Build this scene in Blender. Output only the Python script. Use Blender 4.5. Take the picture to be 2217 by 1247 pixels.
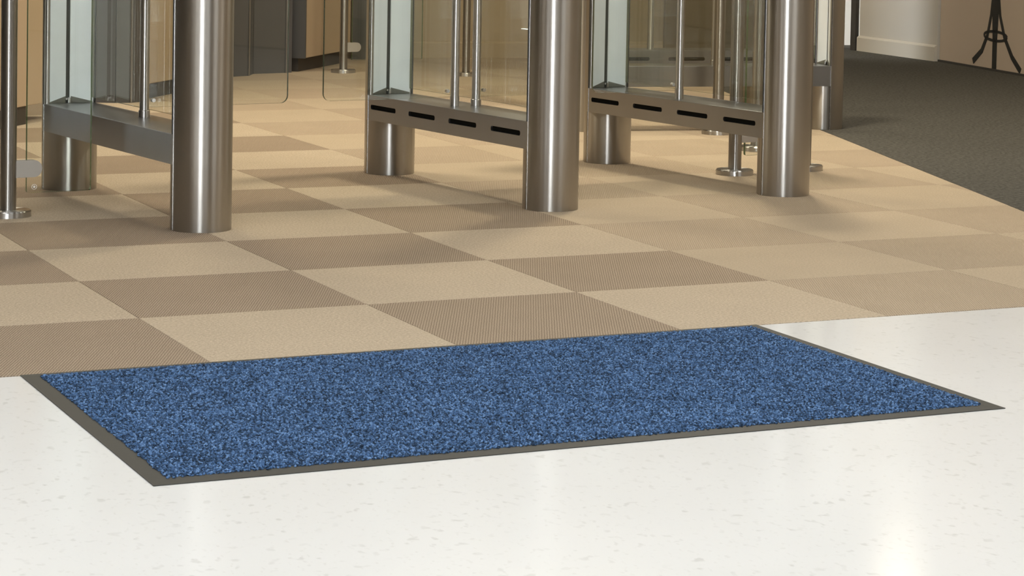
import bpy, bmesh, math, random
import numpy as np
from mathutils import Matrix, Vector

random.seed(7)
rng = np.random.default_rng(11)
for o in list(bpy.data.objects):
    bpy.data.objects.remove(o)
sc = bpy.context.scene
col = sc.collection
PI = math.pi

# ------------------------------------------------------------------ camera
W, H = 2217.0, 1247.0
F_PX, CX, CY = 5184.45, 1282.52, 43.54
YAW, PITCH, ROLL = 0.455741, 0.0496799, 0.0201372
CAM = Vector((-1.32678, -4.80130, 0.876634))
fw = Vector((math.sin(YAW) * math.cos(PITCH), math.cos(YAW) * math.cos(PITCH), -math.sin(PITCH)))
r0 = Vector((math.cos(YAW), -math.sin(YAW), 0))
u0 = r0.cross(fw)
rt = r0 * math.cos(ROLL) + u0 * math.sin(ROLL)
up = -r0 * math.sin(ROLL) + u0 * math.cos(ROLL)
cd = bpy.data.cameras.new('camera')
cam = bpy.data.objects.new('camera', cd)
col.objects.link(cam)
cd.sensor_fit = 'HORIZONTAL'
cd.sensor_width = 36.0
cd.lens = F_PX / W * 36.0
cd.shift_x = (W / 2 - CX) / W
cd.shift_y = (CY - H / 2) / W
cd.clip_start = 0.05
cd.clip_end = 100
R3 = Matrix((rt, up, -fw)).transposed()
cam.matrix_world = Matrix.Translation(CAM) @ R3.to_4x4()
sc.camera = cam

# ------------------------------------------------------------------ world, lights, exposure
wd = bpy.data.worlds.new('daylight')
sc.world = wd
wd.use_nodes = True
wd.node_tree.nodes['Background'].inputs[0].default_value = (0.90, 0.95, 1.0, 1)
wd.node_tree.nodes['Background'].inputs[1].default_value = 20.0
sc.view_settings.view_transform = 'Standard'
sc.view_settings.look = 'None'
sc.view_settings.gamma = 1
sc.view_settings.use_curve_mapping = False
sc.view_settings.exposure = 0.0

CEIL = 2.9
def unseen_lamp(x, y, sx, sy, watt, colr, rz=0.0):
    l = bpy.data.lights.new('unseen_area_light', 'AREA')
    l.shape = 'RECTANGLE'
    l.size, l.size_y = sx, sy
    l.energy = watt
    l.color = colr
    o = bpy.data.objects.new('unseen_area_light', l)
    o.location = (x, y, CEIL - 0.02)
    o.rotation_euler = (0, 0, rz)
    col.objects.link(o)
WARM = (1.0, 0.885, 0.68)
NEUT = (1.0, 0.965, 0.90)
COOL = (0.955, 0.985, 1.0)
# unseen area lights added at the ceiling: warm over gates, whiter over entrance
for x in (0.4, 3.1):
    unseen_lamp(x, 4.9, 1.2, 0.6, 31, WARM)
unseen_lamp(6.00, 6.16, 0.22, 0.22, 3.2, WARM)
unseen_lamp(2.9, 2.7, 0.36, 0.36, 65, WARM)
unseen_lamp(0.6, 3.4, 0.6, 0.6, 30, WARM)
unseen_lamp(4.6, 3.2, 0.6, 0.6, 12, WARM)
unseen_lamp(3.1, 0.6, 0.6, 0.6, 14, NEUT)  # unseen fill light added at the front right
unseen_lamp(-0.9, 0.6, 0.6, 0.6, 9, NEUT)  # unseen fill light added at the front left
for x in (-2.0, 0.4, 2.8):
    unseen_lamp(x, -1.8, 1.2, 0.6, 34, COOL)
for x in (-2.6, 1.0):
    unseen_lamp(x, -4.6, 1.2, 0.6, 24, COOL)
unseen_lamp(5.3, 7.7, 0.5, 0.3, 16, NEUT)  # unseen lamp added to brighten the far wall

# ------------------------------------------------------------------ materials
M = {}
def new_mat(name):
    m = bpy.data.materials.new(name)
    m.use_nodes = True
    nt = m.node_tree
    b = nt.nodes['Principled BSDF']
    M[name] = m
    return m, nt, b
def N(nt, typ, **k):
    n = nt.nodes.new(typ)
    for a, v in k.items():
        setattr(n, a, v)
    return n
def L(nt, a, b):
    nt.links.new(a, b)
def math_n(nt, op, a, b=None, c=None):
    n = N(nt, 'ShaderNodeMath', operation=op)
    for i, v in enumerate((a, b, c)):
        if v is None:
            continue
        if isinstance(v, (int, float)):
            n.inputs[i].default_value = v
        else:
            L(nt, v, n.inputs[i])
    return n.outputs[0]
def mixc(nt, fac, a, b):
    n = N(nt, 'ShaderNodeMix', data_type='RGBA')
    if isinstance(fac, (int, float)):
        n.inputs[0].default_value = fac
    else:
        L(nt, fac, n.inputs[0])
    for i, v in ((6, a), (7, b)):
        if isinstance(v, tuple):
            n.inputs[i].default_value = (*v[:3], 1)
        else:
            L(nt, v, n.inputs[i])
    return n.outputs[2]
def noise(nt, vec, scale, detail=3.0, rough=0.5):
    n = N(nt, 'ShaderNodeTexNoise')
    n.inputs['Scale'].default_value = scale
    n.inputs['Detail'].default_value = detail
    n.inputs['Roughness'].default_value = rough
    if vec is not None:
        L(nt, vec, n.inputs['Vector'])
    return n.outputs['Fac']
def mapping(nt, vec, scale=(1, 1, 1), rot=(0, 0, 0)):
    n = N(nt, 'ShaderNodeMapping')
    n.inputs['Scale'].default_value = scale
    n.inputs['Rotation'].default_value = rot
    L(nt, vec, n.inputs['Vector'])
    return n.outputs[0]
def ramp(nt, fac, stops):
    n = N(nt, 'ShaderNodeValToRGB')
    e = n.color_ramp.elements
    while len(e) < len(stops):
        e.new(0.5)
    for i, (p, c) in enumerate(stops):
        e[i].position = p
        e[i].color = (*c, 1) if len(c) == 3 else c
    L(nt, fac, n.inputs[0])
    return n.outputs[0]
def bump(nt, b, h, strength, dist):
    n = N(nt, 'ShaderNodeBump')
    n.inputs['Strength'].default_value = strength
    n.inputs['Distance'].default_value = dist
    L(nt, h, n.inputs['Height'])
    L(nt, n.outputs[0], b.inputs['Normal'])
def stretch(nt, f, k):
    n = N(nt, 'ShaderNodeMath', operation='MULTIPLY_ADD', use_clamp=True)
    L(nt, f, n.inputs[0])
    n.inputs[1].default_value = k
    n.inputs[2].default_value = 0.5 - 0.5 * k
    return n.outputs[0]
def geo_pos(nt):
    return N(nt, 'ShaderNodeNewGeometry').outputs['Position']
def obj_co(nt):
    return N(nt, 'ShaderNodeTexCoord').outputs['Object']

def plain(name, c, rough=0.5, metal=0.0, var=0.08, scale=6.0):
    m, nt, b = new_mat(name)
    f = noise(nt, obj_co(nt), scale, 4)
    lo = tuple(v * (1 - var) for v in c)
    hi = tuple(min(1, v * (1 + var)) for v in c)
    L(nt, mixc(nt, f, lo, hi), b.inputs['Base Color'])
    b.inputs['Roughness'].default_value = rough
    b.inputs['Metallic'].default_value = metal
    return m

def steel(name, c, rough, aniso=0.75, axis='Z', grain=(3, 3, 900)):
    """brushed stainless steel, brushed round the tube"""
    m, nt, b = new_mat(name)
    oc = obj_co(nt)
    g = noise(nt, mapping(nt, oc, grain), 1.0, 3)
    s = noise(nt, oc, 9.0, 4)
    L(nt, mixc(nt, s, tuple(v * .93 for v in c), tuple(v * 1.05 for v in c)), b.inputs['Base Color'])
    b.inputs['Metallic'].default_value = 1.0
    L(nt, math_n(nt, 'MULTIPLY_ADD', g, 0.05, rough - 0.025), b.inputs['Roughness'])
    b.inputs['Anisotropic'].default_value = aniso
    b.inputs['Anisotropic Rotation'].default_value = 0.25
    t = N(nt, 'ShaderNodeTangent', direction_type='RADIAL', axis=axis)
    L(nt, t.outputs[0], b.inputs['Tangent'])
    bump(nt, b, g, 0.04, 0.0005)
    return m
steel('steel', (0.47, 0.448, 0.412), 0.36, aniso=1.0)
steel('steel_post', (0.34, 0.325, 0.30), 0.32, aniso=1.0)
steel('steel_bright', (0.52, 0.507, 0.485), 0.33, aniso=1.0)
steel('steel_beam', (0.36, 0.368, 0.38), 0.30, aniso=0.3, grain=(3, 3, 500))
plain('clamp_satin', (0.46, 0.435, 0.395), 0.4, 0.3)
plain('seam', (0.55, 0.55, 0.56), 0.25, 1.0, 0.03)
plain('seam_dark', (0.035, 0.033, 0.03), 0.5)
plain('lining', (0.85, 0.905, 0.925), 0.55, 0.0, 0.06, 14)
plain('foot_olive', (0.17, 0.17, 0.14), 0.5)
plain('gap_dark', (0.035, 0.038, 0.034), 0.6)
plain('slot_dark', (0.006, 0.006, 0.005), 0.9)
M['slot_dark'].node_tree.nodes['Principled BSDF'].inputs['Specular IOR Level'].default_value = 0.05
plain('dark_panel', (0.080, 0.078, 0.076), 0.45, 0.0, 0.06, 3)
plain('panel_edge', (0.30, 0.28, 0.25), 0.3, 0.8, 0.04)
plain('plinth', (0.050, 0.043, 0.035), 0.55)
plain('desk_tan', (0.47, 0.36, 0.235), 0.45, 0.0, 0.05, 3)
plain('wall_beige', (0.42, 0.335, 0.22), 0.8, 0.0, 0.03, 2)
plain('wall_white', (0.52, 0.487, 0.425), 0.8, 0.0, 0.03, 2)
plain('wall_tan', (0.52, 0.425, 0.325), 0.8, 0.0, 0.03, 2)
plain('skirting', (0.56, 0.52, 0.44), 0.55, 0.0, 0.03, 2)
plain('wall_brown', (0.13, 0.10, 0.075), 0.7)
plain('ceiling_paint', (0.30, 0.28, 0.25), 0.85, 0.0, 0.02)
plain('dark_line', (0.05, 0.045, 0.04), 0.7)
plain('decal_black', (0.022, 0.022, 0.020), 0.6)
plain('olive_reflection', (0.16, 0.135, 0.085), 0.5)
plain('rubber', (0.036, 0.036, 0.032), 0.62, 0.0, 0.12, 30)
plain('etch', (0.75, 0.74, 0.70), 0.7)

def glass(name, tint, edge):
    """pane of toughened glass: clear, tinted a little, mirror-like at grazing angles"""
    m = bpy.data.materials.new(name)
    m.use_nodes = True
    nt = m.node_tree
    nt.nodes.clear()
    out = N(nt, 'ShaderNodeOutputMaterial')
    tr = N(nt, 'ShaderNodeBsdfTransparent')
    tr.inputs[0].default_value = (*tint, 1)
    gl = N(nt, 'ShaderNodeBsdfGlossy')
    gl.inputs['Color'].default_value = (0.95, 0.97, 0.95, 1)
    gl.inputs['Roughness'].default_value = 0.0
    lw = N(nt, 'ShaderNodeLayerWeight')
    lw.inputs[0].default_value = 0.5
    smudge = noise(nt, obj_co(nt), 5.0, 3)
    f5 = math_n(nt, 'MULTIPLY', math_n(nt, 'POWER', lw.outputs['Facing'], 5.0), 0.9)
    fr = math_n(nt, 'ADD', f5, math_n(nt, 'MULTIPLY_ADD', smudge, 0.01, 0.018))
    mx = N(nt, 'ShaderNodeMixShader')
    L(nt, fr, mx.inputs[0])
    L(nt, tr.outputs[0], mx.inputs[1])
    L(nt, gl.outputs[0], mx.inputs[2])
    L(nt, mx.outputs[0], out.inputs[0])
    M[name] = m
    m2, nt2, b2 = new_mat(name + '_edge')
    f = noise(nt2, obj_co(nt2), 20.0, 2)
    L(nt2, mixc(nt2, f, tuple(v * .85 for v in edge), edge), b2.inputs['Base Color'])
    b2.inputs['Roughness'].default_value = 0.12
glass('glass', (0.955, 0.965, 0.945), (0.10, 0.12, 0.075))
glass('glass_tinted', (0.945, 0.945, 0.915), (0.16, 0.17, 0.11))
glass('glass_green', (0.96, 0.97, 0.95), (0.13, 0.19, 0.08))

def carpet_tile_mat(name, ridge, valley, az_deg, period, depth, contrast_noise):
    """ribbed carpet tile: twisted yarn ridges with darker valleys between"""
    m, nt, b = new_mat(name)
    p = geo_pos(nt)
    sep = N(nt, 'ShaderNodeSeparateXYZ')
    L(nt, p, sep.inputs[0])
    a = math.radians(az_deg)
    # distance across the ribs (ribs run along (sin a, cos a))
    across = math_n(nt, 'ADD', math_n(nt, 'MULTIPLY', sep.outputs[0], math.cos(a)),
                    math_n(nt, 'MULTIPLY', sep.outputs[1], -math.sin(a)))
    along = math_n(nt, 'ADD', math_n(nt, 'MULTIPLY', sep.outputs[0], math.sin(a)),
                   math_n(nt, 'MULTIPLY', sep.outputs[1], math.cos(a)))
    wob = math_n(nt, 'MULTIPLY_ADD', noise(nt, p, 60, 2), 0.0022, across)
    s = math_n(nt, 'MULTIPLY_ADD', math_n(nt, 'SINE', math_n(nt, 'MULTIPLY', wob, 2 * PI / period)), 0.5, 0.5)
    tw = math_n(nt, 'MULTIPLY_ADD', math_n(nt, 'SINE', math_n(nt, 'MULTIPLY', along, 2 * PI / (period * 1.3))), 0.5, 0.5)
    fib = stretch(nt, noise(nt, p, 330, 2, 0.6), 1.6)
    spk = stretch(nt, noise(nt, p, 170, 2, 0.6), 2.2)
    mott = noise(nt, p, 7, 4)
    h = math_n(nt, 'ADD', math_n(nt, 'MULTIPLY', s, 1.0), math_n(nt, 'MULTIPLY', tw, 0.25))
    fac = math_n(nt, 'ADD', math_n(nt, 'MULTIPLY', s, 1.0 - contrast_noise), math_n(nt, 'MULTIPLY', spk, contrast_noise))
    c = mixc(nt, fac, valley, ridge)
    # fibre flecks, soft wear and a little tile-to-tile dye variation
    info = N(nt, 'ShaderNodeObjectInfo').outputs['Random']
    hs = N(nt, 'ShaderNodeHueSaturation')
    v = math_n(nt, 'ADD', math_n(nt, 'MULTIPLY_ADD', fib, 0.44, 0.78),
               math_n(nt, 'ADD', math_n(nt, 'MULTIPLY_ADD', mott, 0.12, -0.06), math_n(nt, 'MULTIPLY_ADD', info, 0.05, -0.025)))
    L(nt, v, hs.inputs['Value'])
    L(nt, c, hs.inputs['Color'])
    L(nt, hs.outputs[0], b.inputs['Base Color'])
    b.inputs['Roughness'].default_value = 0.95
    b.inputs['Specular IOR Level'].default_value = 0.1
    hh = math_n(nt, 'ADD', h, math_n(nt, 'MULTIPLY', fib, 0.5))
    bump(nt, b, hh, 0.6, depth)
    return m
carpet_tile_mat('tile_dark', (0.455, 0.365, 0.268), (0.245, 0.185, 0.130), 24.5, 0.0054, 0.0012, 0.25)  # dark and light tiles: pile shading painted as tile colour
carpet_tile_mat('tile_light', (0.66, 0.55, 0.41), (0.355, 0.285, 0.205), -65.5, 0.0054, 0.0010, 0.72)
carpet_tile_mat('tile_dark_pileshade', (0.525, 0.428, 0.315), (0.345, 0.270, 0.192), 24.5, 0.0054, 0.0010, 0.3)  # weaker pile shading of the right-hand tiles, painted into the colour
carpet_tile_mat('tile_light_pileshade', (0.60, 0.495, 0.362), (0.37, 0.295, 0.210), -24.0, 0.0054, 0.0010, 0.5)  # light counterpart, same pile shading painted in

m, nt, b = new_mat('grey_carpet')
p = geo_pos(nt)
n1 = stretch(nt, noise(nt, mapping(nt, p, (1.0, 0.6, 1.0)), 95, 3, 0.7), 2.6)
n2 = noise(nt, p, 18, 4, 0.6)
c = mixc(nt, n1, (0.025, 0.024, 0.021), (0.158, 0.152, 0.134))
c2 = mixc(nt, n2, (0.060, 0.057, 0.050), (0.118, 0.113, 0.098))
L(nt, mixc(nt, 0.35, c, c2), b.inputs['Base Color'])
b.inputs['Roughness'].default_value = 0.95
b.inputs['Specular IOR Level'].default_value = 0.1
bump(nt, b, n1, 0.6, 0.002)

m, nt, b = new_mat('vinyl')
p = geo_pos(nt)
mp = mapping(nt, p, (1.0, 0.72, 1.0), (0, 0, math.radians(-26)))
chip = ramp(nt, noise(nt, mp, 58, 1.5, 0.45), [(0.605, (0, 0, 0)), (0.70, (1, 1, 1))])
mask = ramp(nt, noise(nt, p, 9, 2), [(0.40, (0.1, 0.1, 0.1)), (0.62, (1, 1, 1))])
chip2 = ramp(nt, noise(nt, mapping(nt, p, (1.0, 0.6, 1.0), (0, 0, math.radians(-40))), 105, 1.0), [(0.64, (0, 0, 0)), (0.75, (1, 1, 1))])
cloud = noise(nt, p, 3.0, 4)
base = mixc(nt, cloud, (0.83, 0.826, 0.80), (0.88, 0.878, 0.855))
f1 = math_n(nt, 'MULTIPLY', math_n(nt, 'MULTIPLY', chip, mask), 0.34)
c = mixc(nt, f1, base, (0.50, 0.49, 0.45))
f2 = math_n(nt, 'MULTIPLY', chip2, 0.22)
c = mixc(nt, f2, c, (0.60, 0.58, 0.53))
L(nt, c, b.inputs['Base Color'])
L(nt, math_n(nt, 'MULTIPLY_ADD', noise(nt, p, 14, 3), 0.05, 0.11), b.inputs['Roughness'])
b.inputs['Specular IOR Level'].default_value = 0.25

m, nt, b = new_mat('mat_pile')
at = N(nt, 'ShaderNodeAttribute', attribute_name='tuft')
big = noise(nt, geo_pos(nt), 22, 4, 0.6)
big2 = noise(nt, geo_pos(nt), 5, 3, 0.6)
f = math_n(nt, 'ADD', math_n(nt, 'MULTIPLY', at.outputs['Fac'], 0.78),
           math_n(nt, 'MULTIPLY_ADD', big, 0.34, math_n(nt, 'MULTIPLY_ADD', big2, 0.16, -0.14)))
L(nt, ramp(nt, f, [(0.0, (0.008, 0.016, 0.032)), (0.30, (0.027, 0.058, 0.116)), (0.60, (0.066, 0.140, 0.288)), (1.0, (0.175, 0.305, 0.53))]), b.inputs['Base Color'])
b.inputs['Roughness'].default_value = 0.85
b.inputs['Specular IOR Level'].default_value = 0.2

# ------------------------------------------------------------------ mesh helpers
def to_obj(name, bm, mat, parent=None, smooth=False, kind=None):
    me = bpy.data.meshes.new(name)
    bmesh.ops.recalc_face_normals(bm, faces=bm.faces[:])
    bm.to_mesh(me)
    bm.free()
    mats = mat if isinstance(mat, (list, tuple)) else [mat]
    for k in mats:
        me.materials.append(M[k])
    o = bpy.data.objects.new(name, me)
    col.objects.link(o)
    if parent is not None:
        o.parent = parent
    if kind:
        o['kind'] = kind
    if smooth:
        for p_ in me.polygons:
            p_.use_smooth = True
        me.set_sharp_from_angle(angle=math.radians(35))
    return o
def tag(o, label, cat, group=None):
    o['label'] = label
    o['category'] = cat
    if group:
        o['group'] = group
    return o
def empty(name, loc, rz=0.0):
    o = bpy.data.objects.new(name, None)
    o.empty_display_size = 0.1
    o.location = loc
    o.rotation_euler = (0, 0, rz)
    col.objects.link(o)
    return o
def box(bm, x0, x1, y0, y1, z0, z1, bev=0.0):
    vs = [bm.verts.new((x, y, z)) for z in (z0, z1) for y in (y0, y1) for x in (x0, x1)]
    q = [(0, 1, 3, 2), (4, 6, 7, 5), (0, 4, 5, 1), (2, 3, 7, 6), (0, 2, 6, 4), (1, 5, 7, 3)]
    fs = [bm.faces.new([vs[i] for i in f]) for f in q]
    if bev > 0:
        es = list({e for f in fs for e in f.edges})
        bmesh.ops.bevel(bm, geom=es, offset=bev, segments=2, profile=0.5, affect='EDGES')
    return bm
def prism(bm, pts, z0, z1):
    """vertical prism over a ground polygon"""
    lo = [bm.verts.new((x, y, z0)) for x, y in pts]
    hi = [bm.verts.new((x, y, z1)) for x, y in pts]
    n = len(pts)
    bm.faces.new(lo[::-1])
    bm.faces.new(hi)
    for i in range(n):
        bm.faces.new([lo[i], lo[(i + 1) % n], hi[(i + 1) % n], hi[i]])
    return bm
def lathe(bm, prof, cx=0.0, cy=0.0, n=48):
    rings = []
    for r, z in prof:
        if r < 1e-6:
            rings.append([bm.verts.new((cx, cy, z))])
        else:
            rings.append([bm.verts.new((cx + r * math.cos(2 * PI * i / n), cy + r * math.sin(2 * PI * i / n), z)) for i in range(n)])
    for a, c in zip(rings[:-1], rings[1:]):
        for i in range(n):
            j = (i + 1) % n
            if len(a) == 1 and len(c) == 1:
                continue
            if len(a) == 1:
                bm.faces.new([a[0], c[i], c[j]])
            elif len(c) == 1:
                bm.faces.new([a[i], a[j], c[0]])
            else:
                bm.faces.new([a[i], a[j], c[j], c[i]])
    return bm
def tube_path(bm, pts, r, n=10, r_list=None):
    pts = [Vector(p) for p in pts]
    prev = None
    rings = []
    for i, p in enumerate(pts):
        t = (pts[min(i + 1, len(pts) - 1)] - pts[max(i - 1, 0)]).normalized()
        a = Vector((0, 0, 1)) if abs(t.z) < 0.9 else Vector((1, 0, 0))
        if prev is None:
            u = t.cross(a).normalized()
        else:
            u = (prev - t * prev.dot(t)).normalized()
        prev = u
        v = t.cross(u)
        rr = r_list[i] if r_list else r
        rings.append([bm.verts.new(p + (u * math.cos(2 * PI * k / n) + v * math.sin(2 * PI * k / n)) * rr) for k in range(n)])
    for a, c in zip(rings[:-1], rings[1:]):
        for k in range(n):
            bm.faces.new([a[k], a[(k + 1) % n], c[(k + 1) % n], c[k]])
    bm.faces.new(rings[0][::-1])
    bm.faces.new(rings[-1])
    return bm
def rounded_rect(w0, w1, z0, z1, r, corners=(True, True, True, True), n=6):
    """outline in (w,z); corners: bottom-left, bottom-right, top-right, top-left"""
    pts = []
    cs = [(w0, z0, PI, 1.5 * PI, 1, 1), (w1, z0, 1.5 * PI, 2 * PI, -1, 1), (w1, z1, 0, PI / 2, -1, -1), (w0, z1, PI / 2, PI, 1, -1)]
    for k, (w, z, a0, a1, sx, sz) in enumerate(cs):
        if corners[k] and r > 0:
            for i in range(n + 1):
                a = a0 + (a1 - a0) * i / n
                pts.append((w + sx * r + r * math.cos(a), z + sz * r + r * math.sin(a)))
        else:
            pts.append((w, z))
    return pts
def pane(name, frame_o, dirv, outline, thick, mat, parent):
    """glass pane: outline (w,z) stood up along the ground direction dirv from frame_o; edge faces get the edge glass"""
    d = Vector((dirv[0], dirv[1], 0)).normalized()
    nrm = Vector((-d.y, d.x, 0))
    bm = bmesh.new()
    A, B = [], []
    for w, z in outline:
        p = Vector((frame_o[0], frame_o[1], 0)) + d * w + Vector((0, 0, z))
        A.append(bm.verts.new(p - nrm * thick / 2))
        B.append(bm.verts.new(p + nrm * thick / 2))
    n = len(outline)
    bm.faces.new(A)
    bm.faces.new(B[::-1])
    for i in range(n):
        f = bm.faces.new([A[i], A[(i + 1) % n], B[(i + 1) % n], B[i]])
        f.material_index = 1
    return to_obj(name, bm, [mat, mat + '_edge'], parent)

# ------------------------------------------------------------------ the setting
def structure(name, bm, mat, parent=None):
    return to_obj(name, bm, mat, parent, kind='structure' if parent is None else None)

Y_SEAM = -0.508                       # where white vinyl meets the carpet tiles
XL, XR, YF, YB = -4.2, 8.6, -7.6, 10.6
# edge between carpet tiles and grey carpet: through G0 along GD
G0 = Vector((2.860, 0.864))
GD = Vector((3.583 - 2.860, 3.159 - 0.864)).normalized()
GN = Vector((GD.y, -GD.x))            # towards the grey carpet
def g_at(y):
    return G0.x + GD.x / GD.y * (y - G0.y)
bm = bmesh.new()
box(bm, XL, XR, YF, Y_SEAM, -0.12, 0.0)
structure('floor', bm, 'vinyl')
bm = bmesh.new()
prism(bm, [(g_at(Y_SEAM), Y_SEAM), (XR, Y_SEAM), (XR, YB), (g_at(YB), YB)], -0.12, 0.0005)
structure('floor_grey_carpet', bm, 'grey_carpet')
bm = bmesh.new()
prism(bm, [(XL, Y_SEAM), (g_at(Y_SEAM), Y_SEAM), (g_at(YB), YB), (XL, YB)], -0.12, -0.006)
carpet = structure('floor_tile_bed', bm, 'gap_dark')

T = 0.5
def clip(poly, n, d):
    """keep the side with p.n <= d"""
    out = []
    for i in range(len(poly)):
        a, c = Vector(poly[i]), Vector(poly[(i + 1) % len(poly)])
        da, dc = a.dot(n) - d, c.dot(n) - d
        if da <= 0:
            out.append(tuple(a))
        if da * dc < 0:
            t = da / (da - dc)
            out.append(tuple(a + (c - a) * t))
    return out
def tile_mesh(poly, matname):
    bm = bmesh.new()
    prism(bm, poly, -0.006, 0.0)
    top = [e for e in bm.edges if all(v.co.z > -0.001 for v in e.verts)]
    if len(poly) == 4:
        bmesh.ops.bevel(bm, geom=top, offset=0.0008, segments=1, affect='EDGES')
    bmesh.ops.recalc_face_normals(bm, faces=bm.faces[:])
    me = bpy.data.meshes.new('carpet_tile')
    bm.to_mesh(me)
    bm.free()
    me.materials.append(M[matname])
    return me
shared = {}
g = 0.0004
for iy in range(-1, 16):
    for ix in range(-2, 12):
        x0, y0 = ix * T, iy * T
        sq = [(g, g), (T - g, g), (T - g, T - g), (g, T - g)]
        # leave out tiles nobody near the camera could see
        if x0 < -1.0 + 0.23 * y0 - 0.2 and iy > 1:
            continue
        w = [(x0 + px, y0 + py) for px, py in sq]
        dmax = GN.dot(G0)
        ins = [Vector(p_).dot(GN) - dmax for p_ in w]
        if min(ins) > -0.004:
            continue
        dark = (ix + iy) % 2 == 0
        pale = ix >= 3  # right-hand columns get the painted fade of the pile shading
        mn = ('tile_dark_pileshade' if pale else 'tile_dark') if dark else ('tile_light_pileshade' if pale else 'tile_light')
        if max(ins) <= 0:
            if mn not in shared:
                shared[mn] = tile_mesh(sq, mn)
            me = shared[mn]
        else:
            cp = clip(w, GN, dmax - 0.0004)
            if len(cp) < 3:
                continue
            me = tile_mesh([(px - x0, py - y0) for px, py in cp], mn)
        o = bpy.data.objects.new('carpet_tile', me)
        o.location = (x0, y0, 0)
        o.parent = carpet
        col.objects.link(o)

# walls: back wall behind the gates, with a skirting board
WB = Vector((3.569, 7.376))
WD = Vector((4.165 - 3.569, 7.282 - 7.376)).normalized()
WN = Vector((WD.y, -WD.x))            # towards the room
def wall(name, a, c, thick, h, mat, side=1):
    a, c = Vector(a), Vector(c)
    d = (c - a).normalized()
    n = Vector((-d.y, d.x)) * side
    bm = bmesh.new()
    prism(bm, [tuple(a), tuple(c), tuple(c + n * thick), tuple(a + n * thick)], 0.0, h)
    return structure(name, bm, mat)
wl0 = WB - WD * 7.6
wl1 = WB + WD * 2.2
wall('wall_back', wl0, wl1, 0.12, CEIL, 'wall_beige')
def skirting(name, a, c, mat, h=0.09, t=0.016, side=-1):
    a, c = Vector(a), Vector(c)
    d = (c - a).normalized()
    n = Vector((-d.y, d.x)) * side
    bm = bmesh.new()
    prof = [(0, 0), (t, 0), (t, h - 0.012), (t * 0.45, h - 0.003), (0, h)]
    A = [bm.verts.new((a.x + n.x * q, a.y + n.y * q, z)) for q, z in prof]
    B = [bm.verts.new((c.x + n.x * q, c.y + n.y * q, z)) for q, z in prof]
    bm.faces.new(A)
    bm.faces.new(B[::-1])
    for i in range(len(prof)):
        j = (i + 1) % len(prof)
        bm.faces.new([A[i], A[j], B[j], B[i]])
    return structure(name, bm, mat)
skirting('baseboard_back', wl0, wl1, 'wall_beige', 0.092)
RW0, RW1, RW2 = Vector((6.530, 7.535)), Vector((6.462, 6.606)), Vector((6.246, 5.478))
wall('wall_right_far', RW1, RW0, 0.14, CEIL, 'wall_white', side=-1)
skirting('baseboard_right', RW1, RW0, 'skirting', 0.093, 0.018, side=1)
rd = (RW2 - RW1).normalized()
RW3 = RW1 + rd * 14.5
RWa = RW1 + Vector((0.012, -0.012))
wall('wall_right', RW3, RWa, 0.14, CEIL, 'wall_tan', side=-1)
bm = bmesh.new()
box(bm, 0, 0.012, -14.3, -0.002, 0.0, 0.012)
o = structure('baseboard_right_strip', bm, 'dark_line')
o.location = (RWa.x, RWa.y, 0)
o.rotation_euler = (0, 0, math.atan2(rd.y, rd.x) + PI / 2)
o.location = (RWa.x - 0.013, RWa.y + 0.002, 0)
# dark door frame at the end of the white wall and the room beyond it
bm = bmesh.new()
box(bm, 6.506, 6.530, 7.545, 7.60, 0.0, 2.2)
structure('door_1', bm, 'dark_line')
wall('wall_far', (4.5, 8.05), (8.4, 8.05), 0.12, CEIL, 'wall_white')
wall('wall_left', (XL, YF), (XL, YB), 0.12, CEIL, 'wall_brown')
wall('wall_end', (8.5, 4.0), (8.5, YB), 0.12, CEIL, 'wall_white', side=-1)
# entrance wall behind the camera with a tall glazed opening
bm = bmesh.new()
OX0, OX1, OZ = -3.75, -1.75, 2.5
box(bm, XL, OX0, YF, YF + 0.15, 0, CEIL)
box(bm, OX1, 5.2, YF, YF + 0.15, 0, CEIL)
box(bm, OX0, OX1, YF, YF + 0.15, OZ, CEIL)
structure('wall_front', bm, 'wall_brown')
bm = bmesh.new()
box(bm, XL, XR, YF, YB, CEIL, CEIL + 0.1)
structure('ceiling', bm, 'ceiling_paint')

# ------------------------------------------------------------------ the blue entrance mat
MX0, MX1, MY0, MY1 = -0.357, 1.173, -1.382, -0.506
BD = 0.030
mat = empty('entrance_mat', ((MX0 + MX1) / 2, (MY0 + MY1) / 2, 0))
tag(mat, 'blue speckled entrance mat with black rubber edge lying on the white floor', 'mat')
hx, hy = (MX1 - MX0) / 2, (MY1 - MY0) / 2
bm = bmesh.new()
lo = [(-hx, -hy), (hx, -hy), (hx, hy), (-hx, hy)]
inn = [(-hx + BD, -hy + BD), (hx - BD, -hy + BD), (hx - BD, hy - BD), (-hx + BD, hy - BD)]
va = [bm.verts.new((x, y, 0.0005)) for x, y in lo]
vb = [bm.verts.new((x, y, 0.0016)) for x, y in lo]
vc = [bm.verts.new((x, y, 0.0032)) for x, y in inn]
bm.faces.new(va[::-1])
for i in range(4):
    j = (i + 1) % 4
    bm.faces.new([va[i], va[j], vb[j], vb[i]])
    bm.faces.new([vb[i], vb[j], vc[j], vc[i]])
bm.faces.new(vc)
o = to_obj('rubber_edging', bm, 'rubber', mat)
o['label'] = 'bevelled black rubber edge'
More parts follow.
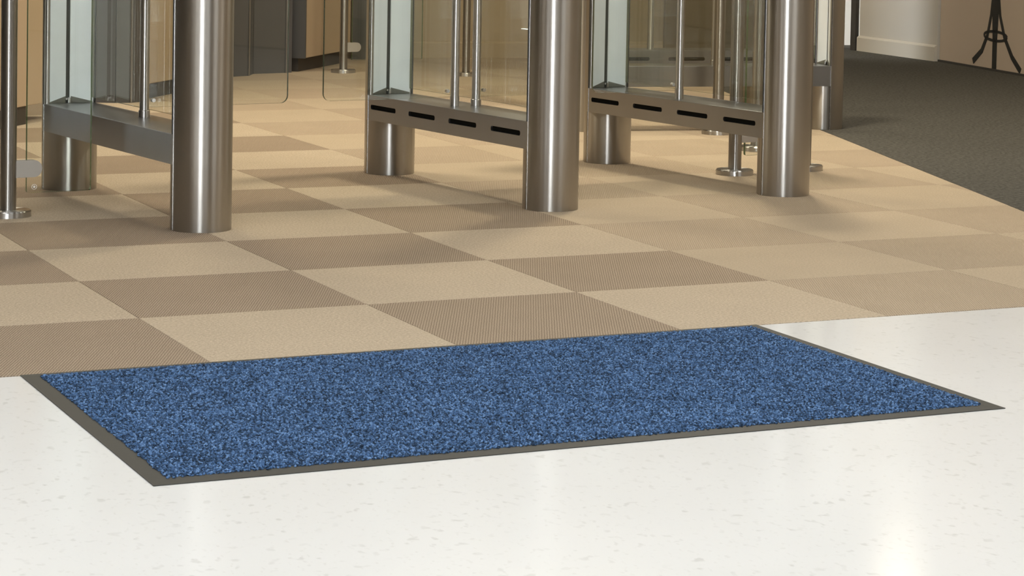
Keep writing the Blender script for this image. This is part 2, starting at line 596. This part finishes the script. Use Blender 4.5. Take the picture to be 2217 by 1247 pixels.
# cut pile: one little leaning tuft for every 4 mm
SP = 0.0040
nx, ny = int((2 * hx - 2 * BD + 0.004) / SP), int((2 * hy - 2 * BD + 0.004) / SP)
gx, gy = np.meshgrid(np.arange(nx), np.arange(ny))
gx, gy = gx.ravel().astype(float), gy.ravel().astype(float)
n = gx.size
cx = (gx - (nx - 1) / 2) * SP + rng.uniform(-.5, .5, n) * SP
cy = (gy - (ny - 1) / 2) * SP + rng.uniform(-.5, .5, n) * SP
edge = np.minimum(np.minimum(gx, nx - 1 - gx), np.minimum(gy, ny - 1 - gy))
hgt = 0.0062 * rng.uniform(.75, 1.12, n) * np.clip(0.62 + edge * 0.10, 0, 1)
rad = SP * rng.uniform(.50, .78, n)
lean = rng.normal(0, .0016, (n, 2))
ang = rng.uniform(0, 2 * PI, n)
tone = np.clip(rng.normal(.46, .33, n), 0, 1)
K = 4
V = np.zeros((n, 2 * K + 1, 3))
for k in range(K):
    a = ang + 2 * PI * k / K
    V[:, k, 0] = cx + rad * .75 * np.cos(a)
    V[:, k, 1] = cy + rad * .75 * np.sin(a)
    V[:, k, 2] = 0.0024
    V[:, K + k, 0] = cx + lean[:, 0] * .7 + rad * np.cos(a + .4)
    V[:, K + k, 1] = cy + lean[:, 1] * .7 + rad * np.sin(a + .4)
    V[:, K + k, 2] = 0.0024 + hgt * .72
V[:, 2 * K, 0] = cx + lean[:, 0]
V[:, 2 * K, 1] = cy + lean[:, 1]
V[:, 2 * K, 2] = 0.0024 + hgt
tri = []
for k in range(K):
    j = (k + 1) % K
    tri += [(k, j, K + j), (k, K + j, K + k), (K + k, K + j, 2 * K)]
tri = np.array(tri)
Fc = (tri[None] + (np.arange(n) * (2 * K + 1))[:, None, None]).reshape(-1, 3)
me = bpy.data.meshes.new('pile')
me.vertices.add(n * (2 * K + 1))
me.vertices.foreach_set('co', V.reshape(-1))
me.loops.add(Fc.size)
me.loops.foreach_set('vertex_index', Fc.reshape(-1).astype(np.int32))
me.polygons.add(len(Fc))
me.polygons.foreach_set('loop_start', np.arange(0, Fc.size, 3, dtype=np.int32))
me.update(calc_edges=True)
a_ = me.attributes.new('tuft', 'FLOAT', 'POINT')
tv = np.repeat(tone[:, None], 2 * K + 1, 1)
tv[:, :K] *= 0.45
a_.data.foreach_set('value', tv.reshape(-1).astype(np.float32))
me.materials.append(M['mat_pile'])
o = bpy.data.objects.new('pile', me)
o.parent = mat
o['kind'] = 'stuff'
o['label'] = 'dense blue and navy cut pile'
col.objects.link(o)

# ------------------------------------------------------------------ turnstile pedestals
CR = 0.0797           # column radius
LEN = 0.963           # column centre to column centre
BZ0, BZ1 = 0.172, 0.251
TOPZ = 1.02
def column_shell(bm, cy, out):
    """full round foot up to the beam, then a half shell whose convex side looks along out*y"""
    lathe(bm, [(0, 0.0), (CR - 0.001, 0.0), (CR, 0.002), (CR, BZ0 + 0.03), (0, BZ0 + 0.03)], 0, cy, 64)
    n = 40
    t = 0.004
    arc_o, arc_i = [], []
    for i in range(n + 1):
        a = PI * i / n
        arc_o.append((CR * math.cos(a), cy + out * CR * math.sin(a)))
        arc_i.append(((CR - t) * math.cos(a), cy + out * (CR - t) * math.sin(a)))
    prof = arc_o + arc_i[::-1]
    lo = [bm.verts.new((x, y, BZ0 + 0.03)) for x, y in prof]
    hi = [bm.verts.new((x, y, TOPZ)) for x, y in prof]
    m = len(prof)
    for i in range(m):
        j = (i + 1) % m
        bm.faces.new([lo[i], lo[j], hi[j], hi[i]])
    for i in range(n):
        bm.faces.new([hi[i], hi[i + 1], hi[m - 2 - i], hi[m - 1 - i]])
        bm.faces.new([lo[i + 1], lo[i], lo[m - 1 - i], lo[m - 2 - i]])
def column(parent, cy, out):
    bm = bmesh.new()
    column_shell(bm, cy, out)
    c = to_obj('column', bm, 'steel', parent, smooth=True)
    for s in (-1, 1):
        bm = bmesh.new()
        box(bm, s * CR - 0.0010, s * CR + 0.0012, cy - 0.0014, cy + 0.0014, 0.002, TOPZ)
        to_obj('seam_strip', bm, 'seam', c)
        bm = bmesh.new()
        box(bm, s * CR - 0.0010, s * CR + 0.0006, cy + 0.0014, cy + 0.0042, 0.002, BZ0)  # dark reflection beside the seam, put in as a dark strip
        to_obj('seam_reflection', bm, 'seam_dark', c)
        bm = bmesh.new()
        yy = cy - out * 0.004
        box(bm, s * CR - 0.003, s * CR - s * 0.0002, min(yy, cy - out * .0012), max(yy, cy - out * .0012), BZ1 - 0.0, TOPZ)
        to_obj('rubber_seal', bm, 'seam_dark', c)
    # pale lining: two boards meeting in a shallow V, with a dark guide slot between them
    ay = cy + out * 0.014
    for s in (-1, 1):
        e = CR - (0.019 if s < 0 else 0.009)
        bm = bmesh.new()
        pts = [(s * e, cy + out * 0.002), (s * 0.0075, ay), (s * 0.0075, ay + out * 0.004), (s * e, cy + out * 0.008)]
        zb = [BZ1 + 0.004, BZ1 + 0.020, BZ1 + 0.020, BZ1 + 0.004]
        lo = [bm.verts.new((x, y, z)) for (x, y), z in zip(pts, zb)]
        hi = [bm.verts.new((x, y, TOPZ - 0.01)) for x, y in pts]
        bm.faces.new(lo)
        bm.faces.new(hi)
        for i in range(4):
            bm.faces.new([lo[i], lo[(i + 1) % 4], hi[(i + 1) % 4], hi[i]])
        to_obj('lining_board', bm, 'lining', c)
        # the sloping foot under the board
        bm = bmesh.new()
        lo = [bm.verts.new((x, y, BZ1)) for x, y in pts]
        hi = [bm.verts.new((x, y, z)) for (x, y), z in zip(pts, zb)]
        bm.faces.new(lo)
        bm.faces.new(hi)
        for i in range(4):
            bm.faces.new([lo[i], lo[(i + 1) % 4], hi[(i + 1) % 4], hi[i]])
        to_obj('board_foot', bm, 'foot_olive', c)
        bm = bmesh.new()
        ra = (CR - 0.004 - e) / 2
        lathe(bm, [(0, BZ1), (ra, BZ1), (ra, TOPZ - 0.005), (0, TOPZ - 0.005)], s * (e + ra), cy + out * 0.004, 20)
        to_obj('edge_trim', bm, 'steel_bright', c, smooth=True)
    bm = bmesh.new()
    y0, y1 = sorted((ay + out * 0.002, ay + out * 0.012))
    box(bm, -0.0080, 0.0080, y0, y1, BZ1, TOPZ - 0.012)
    to_obj('guide_slot', bm, 'gap_dark', c)
    bm = bmesh.new()
    y0, y1 = sorted((ay - out * 0.001, ay + out * 0.006))
    box(bm, 0.0045, 0.0080, y0, y1, BZ1 + 0.001, TOPZ - 0.012)
    to_obj('guide_rail', bm, 'lining', c)
    bm = bmesh.new()
    y0, y1 = sorted((ay - out * 0.008, ay + out * 0.002))
    box(bm, -0.002, 0.006, y0, y1, BZ1, BZ1 + 0.016, 0.001)
    to_obj('guide_bracket', bm, 'steel_bright', c)
    bm = bmesh.new()
    tube_path(bm, [(-0.006, ay - out * 0.006, BZ1 + 0.012), (-0.006, ay - out * 0.001, BZ1 + 0.012)], 0.003, 10)
    to_obj('bolt', bm, 'steel_bright', c)
    bm = bmesh.new()
    lathe(bm, [(0, TOPZ), (CR, TOPZ), (CR, TOPZ + 0.004), (0, TOPZ + 0.006)], 0, cy, 48)
    to_obj('cap', bm, 'steel', c, smooth=True)
    return c

def capsule(y0, y1, z0, z1, n=5):
    return rounded_rect(y0, y1, z0, z1, (z1 - z0) * 0.42, n=n)
def beam(parent, slots):
    bm = bmesh.new()
    xa, xb = -CR, CR
    ya, yb = 0.0, LEN
    outer = [(ya, BZ0), (yb, BZ0), (yb, BZ1), (ya, BZ1)]
    holes = []
    if slots:
        for k in range(4):
            y0 = 0.040 + k * 0.2468
            holes.append(capsule(y0, y0 + 0.1635, 0.2065, 0.2215))
    loops = [outer] + holes
    edges = []
    rings = []
    for lp in loops:
        vs = [bm.verts.new((xa, y, z)) for y, z in lp]
        rings.append(vs)
        for i in range(len(vs)):
            edges.append(bm.edges.new((vs[i], vs[(i + 1) % len(vs)])))
    bmesh.ops.triangle_fill(bm, use_beauty=True, use_dissolve=False, edges=edges)
    for k, vs in enumerate(rings):
        dx = xb - xa if k == 0 else 0.014
        v2 = [bm.verts.new((v.co.x + dx, v.co.y, v.co.z)) for v in vs]
        for i in range(len(vs)):
            j = (i + 1) % len(vs)
            bm.faces.new([vs[i], vs[j], v2[j], v2[i]])
        bm.faces.new(v2)
    bmesh.ops.recalc_face_normals(bm, faces=bm.faces[:])
    long_e = [e for e in bm.edges if all(abs(v.co.z - BZ1) < 1e-6 for v in e.verts) and abs(e.verts[0].co.y - e.verts[1].co.y) > 0.5
              and abs(e.verts[0].co.x - e.verts[1].co.x) < 1e-6]
    bmesh.ops.bevel(bm, geom=long_e, offset=0.0016, segments=2, profile=0.5, affect='EDGES')
    bv = to_obj('beam', bm, 'steel_beam', parent)
    for lp in holes:
        bm = bmesh.new()
        A = [bm.verts.new((xa + 0.0135, y, z)) for y, z in lp]
        B = [bm.verts.new((xa + 0.006, y, z)) for y, z in lp]
        bm.faces.new(A)
        bm.faces.new(B)
        for i in range(len(lp)):
            j = (i + 1) % len(lp)
            bm.faces.new([A[i], A[j], B[j], B[i]])
        to_obj('slot', bm, 'slot_dark', bv)
    return bv

def wing_tube(parent, x, y, collar, wing, wlen, rr=0.0130):
    """upright tube on the beam carrying a glass gate wing (wing: -1 left, +1 right, 0 none)"""
    bm = bmesh.new()
    lathe(bm, [(0, BZ1), (rr, BZ1), (rr, TOPZ), (0, TOPZ)], x, y, 32)
    t = to_obj('upright_tube', bm, 'steel_bright', parent, smooth=True)
    if collar:
        bm = bmesh.new()
        lathe(bm, [(0, BZ1), (rr + .0028, BZ1), (rr + .0028, BZ1 + .018), (rr + .001, BZ1 + .020), (0, BZ1 + .020)], x, y, 32)
    else:
        bm = bmesh.new()
        lathe(bm, [(0, BZ1), (rr + .0012, BZ1), (rr + .0012, BZ1 + .030), (0, BZ1 + .031)], x, y, 32)
    to_obj('collar', bm, 'steel_bright', t, smooth=True)
    if wing:
        w0 = rr * 0.9
        o_ = rounded_rect(w0, wlen, 0.278, 1.0, 0.022, (False, True, True, False))
        g_ = pane('glass_wing', (x, y), (wing, 0), o_, 0.008, 'glass', parent)
        for zz in (0.62, 0.90):
            bm = bmesh.new()
            x0, x1 = sorted((x + wing * rr * 0.7, x + wing * (rr + 0.012)))
            box(bm, x0, x1, y - 0.007, y + 0.007, zz - .014, zz + .014, 0.002)
            to_obj('hinge_clamp', bm, 'steel_bright', g_)
        bm = bmesh.new()
        tube_path(bm, [(x + wing * 0.026, y - .006, 0.297), (x + wing * 0.026, y + .006, 0.297)], 0.0055, 14)
        to_obj('hinge_bolt', bm, 'steel_bright', g_)

def pedestal(loc, rz, label, slots, tubes, side_pane=True, group='turnstile pedestals'):
    p_ = empty('turnstile_pedestal', (loc[0], loc[1], 0), math.radians(rz))
    tag(p_, label, 'turnstile', group)
    column(p_, 0.0, -1)
    column(p_, LEN, 1)
    beam(p_, slots)
    for t in tubes:
        wing_tube(p_, *t)
    if side_pane:
        o_ = rounded_rect(0.012, LEN - 0.012, 0.268, 1.0, 0.004, (False,) * 4)
        pane('side_glass', (0.066, 0.0), (0, 1), o_, 0.008, 'glass_tinted', p_)
    return p_

pedestal((0.503, 1.233), 6.7, 'steel turnstile pedestal with a plain beam without slots, beside the leftmost pole', False,
         [(0.036, 0.480, True, 1, 0.438)])
pedestal((1.561, 1.340), 7.1, 'middle steel turnstile pedestal with four slots and two upright tubes on its beam', True,
         [(-0.023, 0.514, False, -1, 0.442), (0.048, 0.508, True, 1, 0.33)])
pedestal((2.386, 1.437), 7.3, 'slotted steel turnstile pedestal nearest the grey carpet, with one upright tube', True,
         [(-0.029, 0.511, False, -1, 0.335)])
pedestal((3.640, 3.255), 80.8, 'plain turnstile pedestal set crosswise behind the slotted one, at the grey carpet edge', False,
         [(-0.010, 0.460, True, 0, 0)])
pedestal((3.885, 4.165), 80.8, 'farthest slotted turnstile pedestal, set crosswise and seen through the glass', True,
         [(-0.023, 0.514, False, 0, 0)])

# ------------------------------------------------------------------ posts on round base discs
def post(name, x, y, label, h=1.0, rr=0.0215, dr=0.061, clamp=None):
    p_ = empty(name, (x, y, 0.0))
    tag(p_, label, 'post', 'steel barrier posts')
    bm = bmesh.new()
    lathe(bm, [(0, 0.012), (rr, 0.012), (rr, h - .003), (rr - .003, h), (0, h)], 0, 0, 32)
    to_obj('pole', bm, 'steel_post', p_, smooth=True)
    bm = bmesh.new()
    lathe(bm, [(0, 0.0), (dr, 0.0), (dr, 0.014), (dr - .0025, 0.017), (0, 0.0175)], 0, 0, 48)
    to_obj('base_disc', bm, 'steel_bright', p_, smooth=True)
    if clamp is not None:
        for zc in (0.126, 0.80):
            d = Vector((math.cos(clamp), math.sin(clamp), 0))
            nrm = Vector((-d.y, d.x, 0))
            bm = bmesh.new()
            ol = rounded_rect(rr * 0.8, 0.090, zc - 0.023, zc + 0.023, 0.0225, (False, True, True, False), 8)
            for t0, t1 in ((-0.012, -0.0053), (0.0053, 0.012)):       # two jaws, the pane between them
                A = [bm.verts.new(d * w + nrm * t0 + Vector((0, 0, z))) for w, z in ol]
                B = [bm.verts.new(d * w + nrm * t1 + Vector((0, 0, z))) for w, z in ol]
                bm.faces.new(A)
                bm.faces.new(B[::-1])
                for i in range(len(ol)):
                    j = (i + 1) % len(ol)
                    bm.faces.new([A[i], A[j], B[j], B[i]])
            to_obj('glass_clamp', bm, 'clamp_satin', p_)
    return p_
A7 = math.radians(7.0)
post('barrier_post', 0.089, 1.630, 'leftmost steel post on a round base, clamping a low glass panel', clamp=A7)
post('barrier_post', 2.504, 1.943, 'steel post on a wide round base between the two right-hand pedestals', clamp=A7)
post('barrier_post', 2.798, 1.993, 'steel post mostly hidden behind the right front column, its base disc peeking out')
post('barrier_post', 3.112, 3.152, 'thin-looking steel post just left of the near round-based post, standing further back')
post('barrier_post', 2.954, 2.581, 'steel post half hidden left of the right front column')
post('barrier_post', 2.794, 6.408, 'distant steel post in front of the tan counter, with a rounded glass clamp', rr=0.0195, clamp=math.radians(6))
post('barrier_post', 3.319, 6.087, 'distant steel post against the beige wall behind the middle pedestal', rr=0.019, dr=0.05)
post('barrier_post', 3.361, 4.24 + .55, 'distant dark steel post seen through glass beside the right rear column', rr=0.019, dr=0.05)

def barrier_glass(o, dirv, w0, w1, z0, label, mark=False):
    ol = rounded_rect(w0, w1, z0, 1.0, 0.006, n=3)
    q = empty('barrier_glass', (o[0], o[1], 0.0))
    tag(q, label, 'glass panel', 'glass barrier panels')
    d = Vector((math.cos(dirv), math.sin(dirv), 0))
    pane('glass_pane', (0, 0), (d.x, d.y), ol, 0.010, 'glass_green', q)
    if mark:
        # round etched stamp low on the pane
        nrm = Vector((-d.y, d.x, 0))
        bm = bmesh.new()
        for ra, rb in ((0.0075, 0.0062), (0.0032, 0.0)):
            ring = []
            for rr in (ra, rb):
                ring.append([d * (0.0705 + rr * math.cos(2 * PI * k / 20)) - nrm * 0.0053 + Vector((0, 0, 0.076 + rr * math.sin(2 * PI * k / 20))) for k in range(20)])
            a1 = [bm.verts.new(v) for v in ring[0]]
            if rb > 0:
                b1 = [bm.verts.new(v) for v in ring[1]]
                for k in range(20):
                    bm.faces.new([a1[k], a1[(k + 1) % 20], b1[(k + 1) % 20], b1[k]])
            else:
                bm.faces.new(a1)
        to_obj('etched_stamp', bm, 'etch', q)
barrier_glass((0.089, 1.630), A7, 0.050, 0.232, 0.060, 'clear glass panel clamped to the leftmost post, with a small round stamp', True)
barrier_glass((2.504, 1.943), A7, 0.038, 0.262, 0.060, 'clear glass panel between two posts behind the right front column')
barrier_glass((2.794, 6.408), math.radians(6), 0.045, 0.44, 0.060, 'distant glass panel clamped to the post by the tan counter')

# ------------------------------------------------------------------ counters and dark housings at the back left
def counter(loc, ang, length, depth, label, end_mat=None, kick=0.045, z0=0.070, end_kick=0.045):
    """tan fronted counter on a recessed dark plinth; runs along ang from loc, body lies to the left of it"""
    p_ = empty('reception_counter', (loc[0], loc[1], 0), ang)
    tag(p_, label, 'counter', 'tan counters')
    bm = bmesh.new()
    box(bm, 0.0, length, 0.0, depth, z0, 1.05, 0.003)
    to_obj('body', bm, 'desk_tan', p_)
    bm = bmesh.new()
    box(bm, kick * .4, length - end_kick, kick, depth - kick, 0.0, z0)
    to_obj('plinth', bm, 'plinth', p_)
    if end_mat:
        bm = bmesh.new()
        box(bm, -0.012, 0.0, -0.002, depth, z0 - 0.002, 1.055)
        to_obj('end_panel', bm, end_mat, p_)
    bm = bmesh.new()
    box(bm, -0.02, length + 0.02, -0.02, depth, 1.05, 1.085, 0.004)
    to_obj('worktop', bm, 'dark_panel', p_)
    return p_
DANG = math.atan2(0.787, 0.617)
counter((0.335, 3.655), DANG, 0.92, 0.45, 'tan counter at the left edge, behind the leftmost post', kick=0.012, end_kick=0.30)
counter((1.400, 5.010), DANG, 0.85, 0.45, 'tan counter with dark plinth seen between the left pedestal columns')
counter((2.618, 6.470), DANG, 0.72, 0.45, 'farthest tan counter on a recessed dark plinth, behind the gap between glass wings', 'dark_panel')

def housing(pts, seams, label):
    p_ = empty('metal_housing', (pts[0][0], pts[0][1], 0))
    tag(p_, label, 'cabinet', 'dark metal housings')
    ox, oy = pts[0]
    # each face of the folded front is a panel of its own
    k = 0
    for (x0, y0), (x1, y1) in zip(pts[:-1], pts[1:]):
        d = Vector((x1 - x0, y1 - y0))
        ln = d.length
        d.normalize()
        nb = Vector((-d.y, d.x))
        if nb.dot(Vector((1.33, 4.8))) < 0:
            nb = -nb
        gp = 0.0015
        a = Vector((x0 - ox, y0 - oy)) + d * gp
        c = Vector((x1 - ox, y1 - oy)) - d * gp
        bm = bmesh.new()
        prism(bm, [tuple(a), tuple(c), tuple(c + nb * 0.02), tuple(a + nb * 0.02)], 0.0, 1.10)
        to_obj('panel', bm, 'dark_panel', p_)
        k += 1
    for sx, sy in seams:
        bm = bmesh.new()
        lathe(bm, [(0, 0.0), (0.0045, 0.0), (0.0045, 1.10), (0, 1.10)], sx - ox, sy - oy, 10)
        to_obj('edge_strip', bm, 'panel_edge', p_)
    return p_
housing([(1.140, 5.060), (1.176, 5.000), (1.262, 4.960), (1.325, 4.955), (1.372, 4.985)], [(1.326, 4.953)],
        'dark grey metal housing between the rear column and the tan counter on the left')
housing([(2.10, 6.30), (2.177, 6.250), (2.268, 6.288), (2.325, 6.400), (2.505, 6.440), (2.540, 6.450)], [(2.266, 6.284), (2.506, 6.436)],
        'dark grey metal housing just right of the big left front column')
housing([(3.17, 7.30), (3.30, 7.28), (3.42, 7.27)], [], 'narrow dark grey panel standing against the far beige wall')

bm = bmesh.new()
box(bm, 0, 0.72, -0.03, 0.0, 0.0, 2.05, 0.002)
o = structure('olive_reflection_panel', bm, 'olive_reflection')  # olive reflections in the glass, put in as a back-wall panel
dp = WB + WD * 1.42
o.location = (dp.x, dp.y - 0.018, 0)
o.rotation_euler = (0, 0, math.atan2(WD.y, WD.x))

# ------------------------------------------------------------------ black coat-stand decal on the tan wall
da = Vector((-rd.x, -rd.y))
def on_wall(s, z, off):
    """s metres along the wall from its corner; off metres out from the wall"""
    p_ = RWa + rd * s
    nrm = Vector((rd.y, -rd.x))
    if nrm.x > 0:
        nrm = -nrm
    return Vector((p_.x + nrm.x * off, p_.y + nrm.y * off, z))
dec = empty('wall_decal', (0, 0, 0))
tag(dec, 'flat black coat-stand silhouette on the tan wall at the right edge', 'wall decal')
def ribbon(name, pts, widths):
    bm = bmesh.new()
    q = []
    for i, (s, z) in enumerate(pts):
        a = Vector(pts[max(i - 1, 0)])
        c = Vector(pts[min(i + 1, len(pts) - 1)])
        t = (c - a).normalized()
        n_ = Vector((-t.y, t.x)) * widths[i] / 2
        q.append([(s + n_.x, z + n_.y), (s - n_.x, z - n_.y)])
    F_ = [[bm.verts.new(on_wall(*p_, 0.004)) for p_ in pr] for pr in q]
    B_ = [[bm.verts.new(on_wall(*p_, 0.0005)) for p_ in pr] for pr in q]
    for i in range(len(pts) - 1):
        for X in (F_, B_):
            bm.faces.new([X[i][0], X[i][1], X[i + 1][1], X[i + 1][0]])
        for e in (0, 1):
            bm.faces.new([F_[i][e], F_[i + 1][e], B_[i + 1][e], B_[i][e]])
    for i in (0, len(pts) - 1):
        bm.faces.new([F_[i][0], F_[i][1], B_[i][1], B_[i][0]])
    return to_obj(name, bm, 'decal_black', dec)
# distances along the wall from the corner (metres)
def s_of(y):
    return (RWa.y - y) / -rd.y
S_M = s_of(5.868)
S_L, S_R = s_of(6.140), s_of(5.545)
ribbon('stem', [(S_M, 1.6), (S_M, 0.38), (S_M, 0.30), (S_M, 0.16), (S_M, 0.008)], [0.085, 0.085, 0.075, 0.052, 0.052])
ribbon('leg', [(S_M - .035, 0.42), (S_M - .055, 0.30), (S_M - .095, 0.19), (S_M - .165, 0.10), (S_L, 0.036)], [0.02, 0.024, 0.026, 0.030, 0.034])
ribbon('leg', [(S_M + .035, 0.42), (S_M + .060, 0.30), (S_M + .120, 0.19), (S_M + .220, 0.09), (S_R, 0.022)], [0.02, 0.024, 0.026, 0.030, 0.034])
ring = []
for i in range(33):
    a = 2 * PI * i / 32
    ring.append((S_M + 0.006 + 0.145 * math.cos(a), 0.190 + 0.025 * math.sin(a)))
ribbon('ring', ring, [0.014] * 33)
